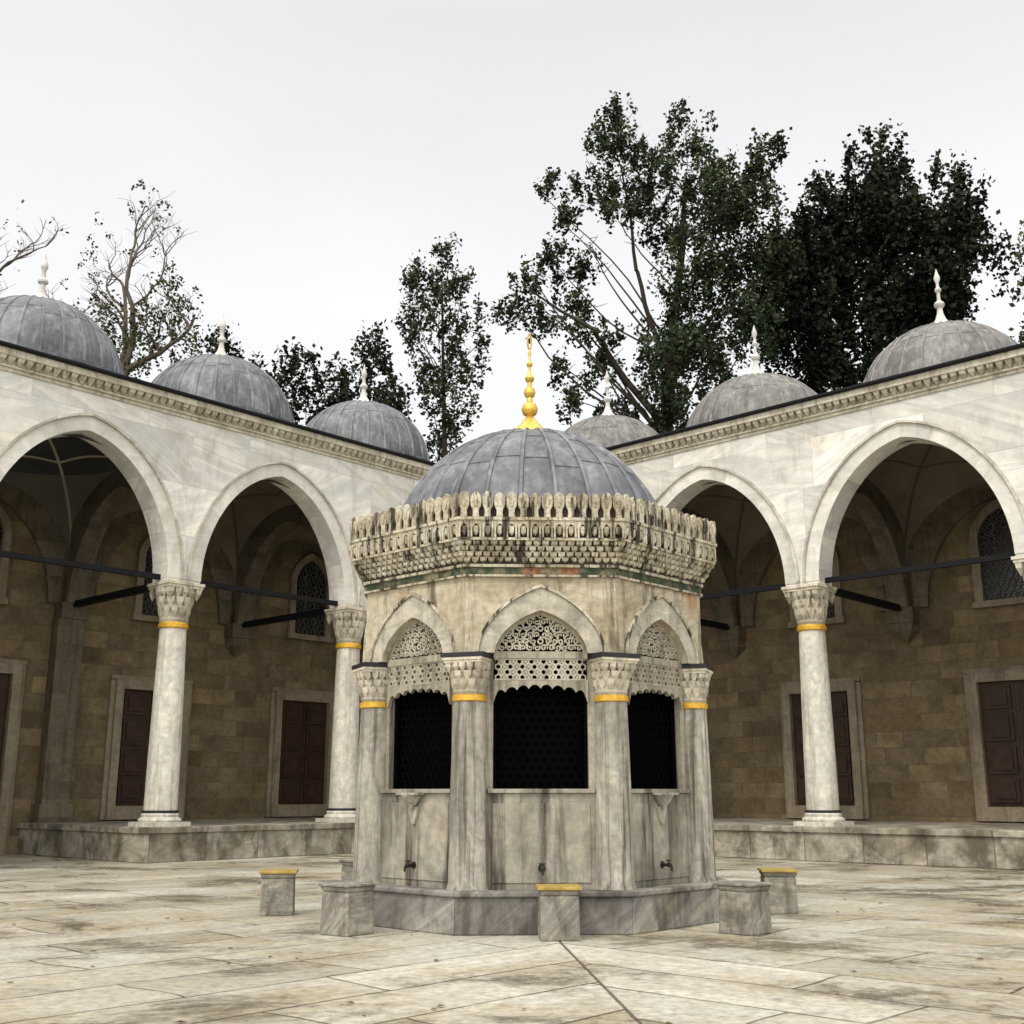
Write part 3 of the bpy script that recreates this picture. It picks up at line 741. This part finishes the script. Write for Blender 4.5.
obj('muqarnas',mq.mesh('muqarnas',M_fpar),F)
sp_=MB()
CN=14
for i in range(8):
    M=Rz(i*math.pi/4); ap=1.738; hwid=ap*TA; cnt=CN; w=2*hwid/cnt
    for z0,z1,pr in ((3.22,3.242,-0.01),(3.392,3.418,0.012)):
        a0=ap+pr; a1=1.69
        sp_.hexa([(-a0*TA,-a0,z0),(a0*TA,-a0,z0),(a1*TA,-a1,z0),(-a1*TA,-a1,z0),(-a0*TA,-a0,z1),(a0*TA,-a0,z1),(a1*TA,-a1,z1),(-a1*TA,-a1,z1)],M,0.7)
    for k in range(cnt):
        x=-hwid+w*(k+0.5)
        arch_wall(sp_,x,w/2*0.97,w*0.27,w*0.36,3.325,3.392,-ap,-ap+0.03,M,n=4)
        sp_.box(x-w*0.46,x-w*0.30,-ap,-ap+0.026,3.242,3.325,M,0.8); sp_.box(x+w*0.30,x+w*0.46,-ap,-ap+0.026,3.242,3.325,M,0.8)
        drop(sp_,M@T(x,-ap+0.030,3.345),w*0.44,0.085,0.022,0.75)
obj('scalloped_band',sp_.mesh('scalloped_band',M_fpar),F)
pm=MB()
def lobe(w):
    pts=[(w*0.30,0.0),(w*0.25,0.035),(w*0.27,0.06),(w*0.42,0.085)]
    for q in range(8):
        t=-0.25+(math.pi/2+0.25)*q/7
        pts.append((w*0.475*math.cos(t),0.132+0.066*math.sin(t)))
    pts[-1]=(0,0.198)
    return pts+[(-x,z) for x,z in reversed(pts[:-1])]
for i in range(8):
    M=Rz(i*math.pi/4); ap=1.746; cnt=CN; hwid=ap*TA; w=2*hwid/cnt
    lb_=lobe(w)
    for k in range(cnt):
        x=-hwid+w*(k+0.5); s=U(0.95,1.03)
        pm.prism([(x+px,3.418+pz*1.14*s) for px,pz in lb_],-ap,-ap+0.030,M,U(0.3,1))
        pm.prism([(x+px*0.40,3.51+pz*0.45) for px,pz in lb_],-ap-0.009,-ap,M,U(0.3,1))
obj('palmette_crest',pm.mesh('palmette_crest',M_fpar),F,bevel=0.005)
fd=obj('dome',dome_mesh('dome',M_lead,1.40,3.31,3.42,26,laps=(0.35,0.62)),F)
z=4.70
gf=lathe_me('finial',M_gold,[(0.225,z-0.05),(0.22,z+0.0),(0.17,z+0.06),(0.10,z+0.13),(0.05,z+0.20),(0.035,z+0.22),(0.07,z+0.24),(0.085,z+0.28),(0.085,z+0.31),(0.065,z+0.35),(0.035,z+0.375),(0.028,z+0.42),
    (0.05,z+0.44),(0.062,z+0.48),(0.05,z+0.52),(0.024,z+0.54),(0.022,z+0.59),(0.042,z+0.61),(0.05,z+0.635),(0.038,z+0.66),(0.017,z+0.69),(0.015,z+0.76),(0.030,z+0.78),(0.032,z+0.80),(0.016,z+0.825),(0.010,z+0.88),(0.018,z+0.91),(0.018,z+0.93),(0.006,z+0.97)],20)
fo=obj('finial',gf,fd)
cr=MB()
for k in range(20):
    t0=2*math.pi*k/20; t1=2*math.pi*(k+1)/20
    cz=z+1.05
    def P_(t,w): return ((0.036+w)*math.sin(t),(0.085+w)*-math.cos(t))
    q=[P_(t0,-0.008),P_(t0,0.008),P_(t1,0.008),P_(t1,-0.008)]
    cr.hexa([(q[0][0],-0.006,cz+q[0][1]),(q[1][0],-0.006,cz+q[1][1]),(q[1][0],0.006,cz+q[1][1]),(q[0][0],0.006,cz+q[0][1]),
             (q[3][0],-0.006,cz+q[3][1]),(q[2][0],-0.006,cz+q[2][1]),(q[2][0],0.006,cz+q[2][1]),(q[3][0],0.006,cz+q[3][1])])
obj('finial_tip',cr.mesh('finial_tip',M_gold),fo,rot=0.9)

# ------------------------------------------------------------ stools
def stool_mesh():
    mb=MB(); 
    mb.hexa([(-0.155,-0.155,0),(0.155,-0.155,0),(0.155,0.155,0),(-0.155,0.155,0),(-0.148,-0.148,0.33),(0.148,-0.148,0.33),(0.148,0.148,0.33),(-0.148,0.148,0.33)])
    mb.hexa([(-0.148,-0.148,0.33),(0.148,-0.148,0.33),(0.148,0.148,0.33),(-0.148,0.148,0.33),(-0.162,-0.162,0.37),(0.162,-0.162,0.37),(0.162,0.162,0.37),(-0.162,0.162,0.37)])
    return mb.mesh('block',M_stool)
ME_st=stool_mesh()
def board(mat,t=0.025):
    mb=MB(); mb.box(-0.172,0.172,-0.172,0.172,0.372,0.372+t); return mb.mesh('seat',mat)
ME_bd=board(M_board); ME_bdg=board(M_stool,0.02)
for ang,rad,me,rt in ((0,1.96,ME_bd,0),(-1,2.23,ME_bdg,0.1),(1,2.32,ME_bdg,-0.05),(-2,2.38,ME_bd,0.1),(2,2.36,ME_bd,-0.12),(-3,2.50,ME_bdg,0),(3,2.4,ME_bdg,0)):
    a=FR+ang*math.pi/4
    p=FC+Rz(a)@Vector((0.10 if ang==0 else 0,-rad,0))
    s=empty('stone_stool',tuple(p),a+rt,'grey marble stool with yellow worn seat beside the fountain' if me==ME_bd else 'grey marble block stool beside the fountain basin','stool','washing stools around the fountain')
    obj('block',ME_st,s,bevel=0.012); obj('seat',me,s,bevel=0.006)

# ------------------------------------------------------------ fallen leaves on the paving
fl=MB()
for _ in range(150):
    p=Vector((U(-7,8),U(6,17),0.006))
    if (p-FC).length<1.9: continue
    s=U(0.015,0.038); a=U(0,6.28); c_,s2=math.cos(a)*s,math.sin(a)*s
    fl.add([(p.x-c_,p.y-s2,0.005),(p.x+s2*0.5,p.y-c_*0.5,0.012),(p.x+c_,p.y+s2,0.007),(p.x-s2*0.5,p.y+c_*0.5,0.014)],[(0,1,2,3)])
M_fallen=leafmat('fallen_leaf',[(0.06,0.04,0.015),(0.13,0.09,0.03),(0.20,0.15,0.05)])
fo_=obj('fallen_leaves',fl.mesh('fallen_leaves',M_fallen,recalc=False)); fo_['kind']='stuff'; fo_['label']='small dry brown leaves scattered on the paving'; fo_['category']='leaves'

# ------------------------------------------------------------ trees
def leaves(mb,clumps,dens,size,yc,spread=1.0):
    for (cx,cz,r) in clumps:
        cy=yc+U(-1.5,1.5)*spread
        cen=Vector((cx,cy,cz)); nsub=max(7,int(20*r))
        subs=[]
        for _ in range(nsub):
            d=Vector((random.gauss(0,1),random.gauss(0,1),random.gauss(0,1))).normalized()*r*(R()**0.45)*1.12
            tilt=Vector((U(-0.45,0.45),U(-0.45,0.45),1)).normalized()
            subs.append((cen+d,U(0.10,0.26)*min(r,1.4)+0.06,U(-0.3,0.3),tilt))
        N=int(dens*r*r)
        for _ in range(N):
            sc_,sr,sv,tl=random.choice(subs)
            p=sc_+Vector((random.gauss(0,1),random.gauss(0,1),random.gauss(0,1)))*sr*0.55+tl*random.gauss(0,1)*sr*1.1
            s=size*U(0.6,1.35)
            n=Vector((random.gauss(0,1),random.gauss(0,1),random.gauss(0,1)+0.5)).normalized()
            t=n.orthogonal().normalized(); t.rotate(Matrix.Rotation(U(0,6.28),3,n)); q=n.cross(t)
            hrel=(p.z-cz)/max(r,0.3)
            var=max(0,min(1,0.42+0.28*hrel+sv+U(-0.2,0.2)))  # clump shading put into leaf colour: lighter toward the top, darker below
            o=len(mb.v)
            mb.v.extend([tuple(p-t*s*0.5),tuple(p+q*s*0.34),tuple(p+t*s*0.5),tuple(p-q*s*0.34)])
            mb.f.append((o,o+1,o+2,o+3)); mb.a.append(var)
def limb(mb,p0,p1,r0,r1,bend=0.12,k=6,n=6):
    p0=Vector(p0);p1=Vector(p1);L=(p1-p0).length
    off=Vector((U(-1,1),U(-1,1),U(-0.6,0.2)))*L*bend
    pts=[];rad=[]
    for i in range(k+1):
        t=i/k; p=p0.lerp(p1,t)+off*math.sin(math.pi*t)+Vector((U(-1,1),U(-1,1),0))*L*0.012
        pts.append(p); rad.append(r0+(r1-r0)*t)
    mb.tube(pts,rad,n); return pts
def tree(label,base,trunk,clumps,dens,size,mleaf,mbark,rt=0.35,spread=1.0,extra=None):
    bx,by=base
    e=empty('tree',(bx,by,0),0,label,'tree','trees behind the portico')
    tb=MB(); tr=[Vector((x-bx,yy-by,z)) for x,yy,z in trunk]
    nT=len(tr); tb.tube(tr,[rt*(1-0.8*i/(nT-1)) for i in range(nT)],10)
    cl=[(x-bx,z,r) for x,z,r in clumps]
    for (x,z,r) in cl:
        best=None
        for i,t in enumerate(tr):
            if t.z<z-0.3:
                d=abs(t.x-x)+0.6*abs((z-t.z)-abs(t.x-x)*1.2)
                if best is None or d<best[0]: best=(d,i,t)
        if best is None: best=(0,0,tr[0])
        rr0=rt*(1-0.8*best[1]/(nT-1))*0.24
        pts=limb(tb,best[2],(x,U(-0.8,0.8)*spread,z),rr0,0.015,0.10,8)
        for _ in range(5):
            q=pts[random.randint(5,8)]
            limb(tb,q,q+Vector((U(-1,1),U(-1,1),U(0,0.8)))*r*0.8,0.018,0.006,0.1,3,4)
    if extra: extra(tb,bx,by)
    obj('trunk',tb.mesh('trunk',mbark,True,recalc=False,angle=80),e)
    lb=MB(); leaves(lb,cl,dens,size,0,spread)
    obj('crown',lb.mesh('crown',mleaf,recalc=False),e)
    return e
main=[(4.0,25.7,0.5),(3.8,25.0,0.7),(3.4,24.3,0.7),(3.0,23.5,0.7),(4.7,24.3,0.7),(6.0,24.8,0.6),(6.4,24.1,0.8),(7.5,23.9,0.8),(9.2,23.6,0.6),(8.9,22.9,0.8),(8.1,22.2,0.9),(7.2,22.8,0.9),(5.2,22.8,0.9),(3.9,22.7,0.8),(5.9,21.6,0.9),(4.6,21.5,0.6),
 (1.3,22.0,0.5),(1.9,21.2,0.6),(1.5,20.1,0.8),(2.8,20.2,0.6),(7.2,21.0,1.2),(8.8,21.0,1.1),(9.6,20.0,1.1),(3.7,21.2,0.5),(0.6,19.1,0.7),(0.0,18.3,0.6),(0.9,17.8,0.7),(2.1,18.4,0.7),
 (6.6,19.6,1.1),(6.0,18.2,1.1),(7.6,18.9,1.1),(5.6,16.9,1.1),(6.4,15.8,1.1),(5.2,15.2,1.0),(5.5,13.9,1.1),(3.2,15.6,0.7),(3.9,14.5,0.7),(6.9,16.9,1.0),(1.6,15.9,0.5),(8.6,18.0,1.1),(2.5,17.0,0.5),(9.0,19.2,1.2),(3.3,16.6,0.5),(6.9,14.5,1.0),(2.4,14.6,0.7),(8.2,16.6,1.0)]
tree('tall open-crowned tree with spreading limbs and gaps',(5.4,38),[(5.4,38,0),(5.3,38,8),(5.3,38.1,13),(5.6,38,16),(5.9,37.9,18.5),(6.2,38,20.5),(6.3,38,22.5)],main,1100,0.165,M_leaf,M_bark,0.32,
     extra=lambda tb,bx,by:(limb(tb,(5.3-bx,0,13.5),(2.8-bx,-0.3,17.0),0.15,0.08,0.04),limb(tb,(2.8-bx,-0.3,17.0),(0.6-bx,-0.4,18.4),0.08,0.03,0.04),limb(tb,(5.5-bx,0,15.5),(4.5-bx,0.2,19.4),0.11,0.07,0.04),limb(tb,(4.5-bx,0.2,19.4),(3.8-bx,0.2,24.5),0.07,0.02,0.04)))
dark=[(13.2,23.3,1.1),(14.7,22.9,1.2),(12.0,22.4,1.2),(14,22.0,1.7),(15.6,21.7,1.3),(11.6,21.0,1.6),(13.2,20.0,2.1),(15.2,19.8,1.9),(10.6,19.4,1.5),(16.0,18.8,1.3),(12.2,18.0,2.0),(10.2,17.6,1.5),(14.4,17.6,2.0),(16.4,20.4,1.0),(12.6,15.8,1.8),(15.4,16.8,1.5),(9.4,18.4,1.0),(10.3,20.6,0.9),(11.0,15.6,1.4),(13.4,21.4,1.6),(11.4,19.3,1.6),(15.0,18.4,1.5)]
tree('dense dark-leaved broad tree rising behind the arcade',(13.2,39),[(13.2,39,0),(13.1,39,8),(13.2,39,14),(13.3,39,18),(13.4,39,21)],dark,980,0.21,M_leafd,M_bark,0.4)
pop=[(-2.3,19.9,0.5),(-2.7,19.2,0.6),(-3.5,19.6,0.4),(-3.4,18.7,0.7),(-1.8,18.6,0.6),(-2.6,17.8,0.8),(-1.4,17.2,0.5),(-3.7,17.5,0.5),(-3.3,16.7,0.7),(-2.1,16.6,0.8),(-2.2,15.4,0.8),(-3.0,15.4,0.6),(-2.0,14.1,0.8),(-2.6,13.2,0.8),(-1.3,15.7,0.5),(-1.0,16.6,0.4),(-2.8,14.4,0.6)]
tree('slender leafy tree with gaps in its crown',(-2.5,38),[(-2.5,38,0),(-2.4,38,8),(-2.3,38,12),(-2.4,38,15),(-2.5,38,18.5)],pop,950,0.15,M_leaf,M_bark,0.16,0.5)
low=[(-9.8,15.8,0.7),(-8.9,15.3,0.8),(-7.4,15.1,0.8),(-6.0,15.2,0.8),(-4.8,15.5,0.8),(-6.4,14.3,1.1),(-8.2,14.1,1.1),(-4.4,14.2,1.0),(-7.2,15.8,0.4),(-4.8,16.4,0.5),(-10.6,16.2,0.5),(-3.8,13.6,0.8)]
tree('low bushy tree showing above the lead domes',(-7,37.5),[(-7,37.5,0),(-7,37.5,8),(-7,37.5,12.6)],low,800,0.18,M_leafd,M_bark,0.25,0.8)
def gnarl(tb,p,d,L,r,depth,tips):
    p=Vector(p); d=Vector(d).normalized(); pts=[p.copy()];rad=[r]
    k=7
    for i in range(k):
        d=(d+Vector((U(-1,1),U(-0.6,0.6),U(-0.35,0.45)))*0.42).normalized(); p=p+d*L/k; pts.append(p.copy()); rad.append(r*(1-0.6*(i+1)/k))
    tb.tube(pts,rad,6)
    if depth==0: tips.append(p); return
    for _ in range(4):
        q=pts[random.randint(2,k)]; nd=(d+Vector((U(-1,1),U(-0.6,0.6),U(-0.3,0.7)))*1.0).normalized()
        gnarl(tb,q,nd,L*0.55,r*0.42,depth-1,tips)
    tips.append(p)
def bare(label,base,splits,clumps,dens=80):
    bx,by=base; e=empty('tree',(bx,by,0),0,label,'tree','trees behind the portico'); tb=MB(); tips=[]
    zt=splits[0][1]
    tb.tube([(0,0,0),(0.1,0,7),(-0.1,0.1,12),(splits[0][0],0,zt)],[0.30,0.26,0.2,0.14],9)
    for (x,z0,dx,dz,L) in splits: gnarl(tb,(x,0,z0),(dx,0,dz),L,0.13,3,tips)
    obj('trunk',tb.mesh('trunk',M_barkl,True,recalc=False,angle=80),e)
    lb=MB(); leaves(lb,[(x-bx,z,r) for x,z,r in clumps]+[(t.x,t.z,0.15) for t in tips[::5]],dens,0.14,0,0.6)
    obj('crown',lb.mesh('crown',M_leafo,recalc=False),e)
random.seed(5)
bare('gnarled pale tree with sparse olive leaves',(-13.6,38),[(0.0,15.5,-0.5,1.2,3.6),(0.0,15.5,0.25,1.3,4.2),(0.0,15.5,0.9,0.9,3.2),(-0.1,14.5,-1.2,0.8,2.4)],
     [(-12.3,18.4,0.5),(-12.9,17.3,0.8),(-11.7,17.6,0.7),(-14.3,17.8,0.6),(-15.0,17.2,0.6),(-13.6,16.6,0.9),(-12.0,16.6,0.9),(-11.4,16.0,0.8),(-14.6,16.2,0.8),(-13.2,15.6,0.9)],480)
bare('bare-limbed pale tree beyond the arcade',(-19.3,38),[(0,16.8,0.35,1.2,3.0),(0,16.8,-0.9,1.0,3)],[(-19.3,18,0.5)],160)
tree('leafy tree at the far end of the portico',(20.3,38),[(20.3,38,0),(20.3,38,9),(20.2,38,15),(20.2,38,20)],[(19.7,21,1.1),(20.4,23,1.0),(19.3,18.9,1.0),(21,20,1.6),(20.7,17.5,1.5),(19.4,17.0,1.1),(18.9,20.2,0.7)],650,0.18,M_leafo,M_bark,0.3)

# ------------------------------------------------------------ world, sun, camera
w=bpy.data.worlds.new('World'); scene.world=w; w.use_nodes=True; nt=w.node_tree
for n_ in list(nt.nodes): nt.nodes.remove(n_)
out_=nt.nodes.new('ShaderNodeOutputWorld')
sky=nt.nodes.new('ShaderNodeTexSky'); sky.sky_type='NISHITA'; sky.sun_disc=False
SE=math.radians(52); 
sdir=Vector((-0.40,-0.66,0)).normalized()
sky.sun_elevation=SE; sky.sun_rotation=math.atan2(sdir.x,sdir.y)
bg1=nt.nodes.new('ShaderNodeBackground'); bg1.inputs[1].default_value=0.05; nt.links.new(sky.outputs[0],bg1.inputs[0])
tc=nt.nodes.new('ShaderNodeTexCoord').outputs['Generated']
sp=nt.nodes.new('ShaderNodeSeparateXYZ'); nt.links.new(tc,sp.inputs[0])
grad=ramp(nt,sp.outputs[2],[(0.0,(0.83,0.795,0.735)),(0.40,(0.94,0.91,0.855)),(0.60,(0.82,0.79,0.735)),(0.80,(1.0,0.97,0.92))])
cl=noise(nt,tc,1.4,4,0.55,0.3,sc=(1,1,2.5))
cc=mix(nt,1.0,grad,ramp(nt,cl,[(0.3,0.91),(0.7,1.0)]),'MULTIPLY')
boost=math_(nt,'ADD',1.0,math_(nt,'MULTIPLY',math_(nt,'SUBTRACT',sp.outputs[2],0.66,clamp=True),5.0))
bk=math_(nt,'MULTIPLY',math_(nt,'SUBTRACT',math_(nt,'MULTIPLY',sp.outputs[1],-1.0),0.1,clamp=True),1.7)
bg2=nt.nodes.new('ShaderNodeBackground'); nt.links.new(cc,bg2.inputs[0]); setin(nt,bg2.inputs[1],math_(nt,'ADD',boost,bk))
ad=nt.nodes.new('ShaderNodeAddShader'); nt.links.new(bg1.outputs[0],ad.inputs[0]); nt.links.new(bg2.outputs[0],ad.inputs[1]); nt.links.new(ad.outputs[0],out_.inputs[0])
sl=bpy.data.lights.new('sun','SUN'); sl.energy=1.5; sl.angle=math.radians(10); sl.color=(1.0,0.93,0.81)
so=bpy.data.objects.new('sun',sl); col.objects.link(so)
sv=Vector((sdir.x*math.cos(SE),sdir.y*math.cos(SE),math.sin(SE)))
so.rotation_euler=sv.to_track_quat('Z','Y').to_euler(); so.location=(-10,-10,30)

cam=bpy.data.cameras.new('camera'); cam.sensor_width=36; cam.lens=40.36; cam.clip_end=1500; cam.clip_start=0.05
co_=bpy.data.objects.new('camera',cam); col.objects.link(co_); co_.location=(0,0,1.1); co_.rotation_euler=(math.radians(90+13.76),0,0)
scene.camera=co_
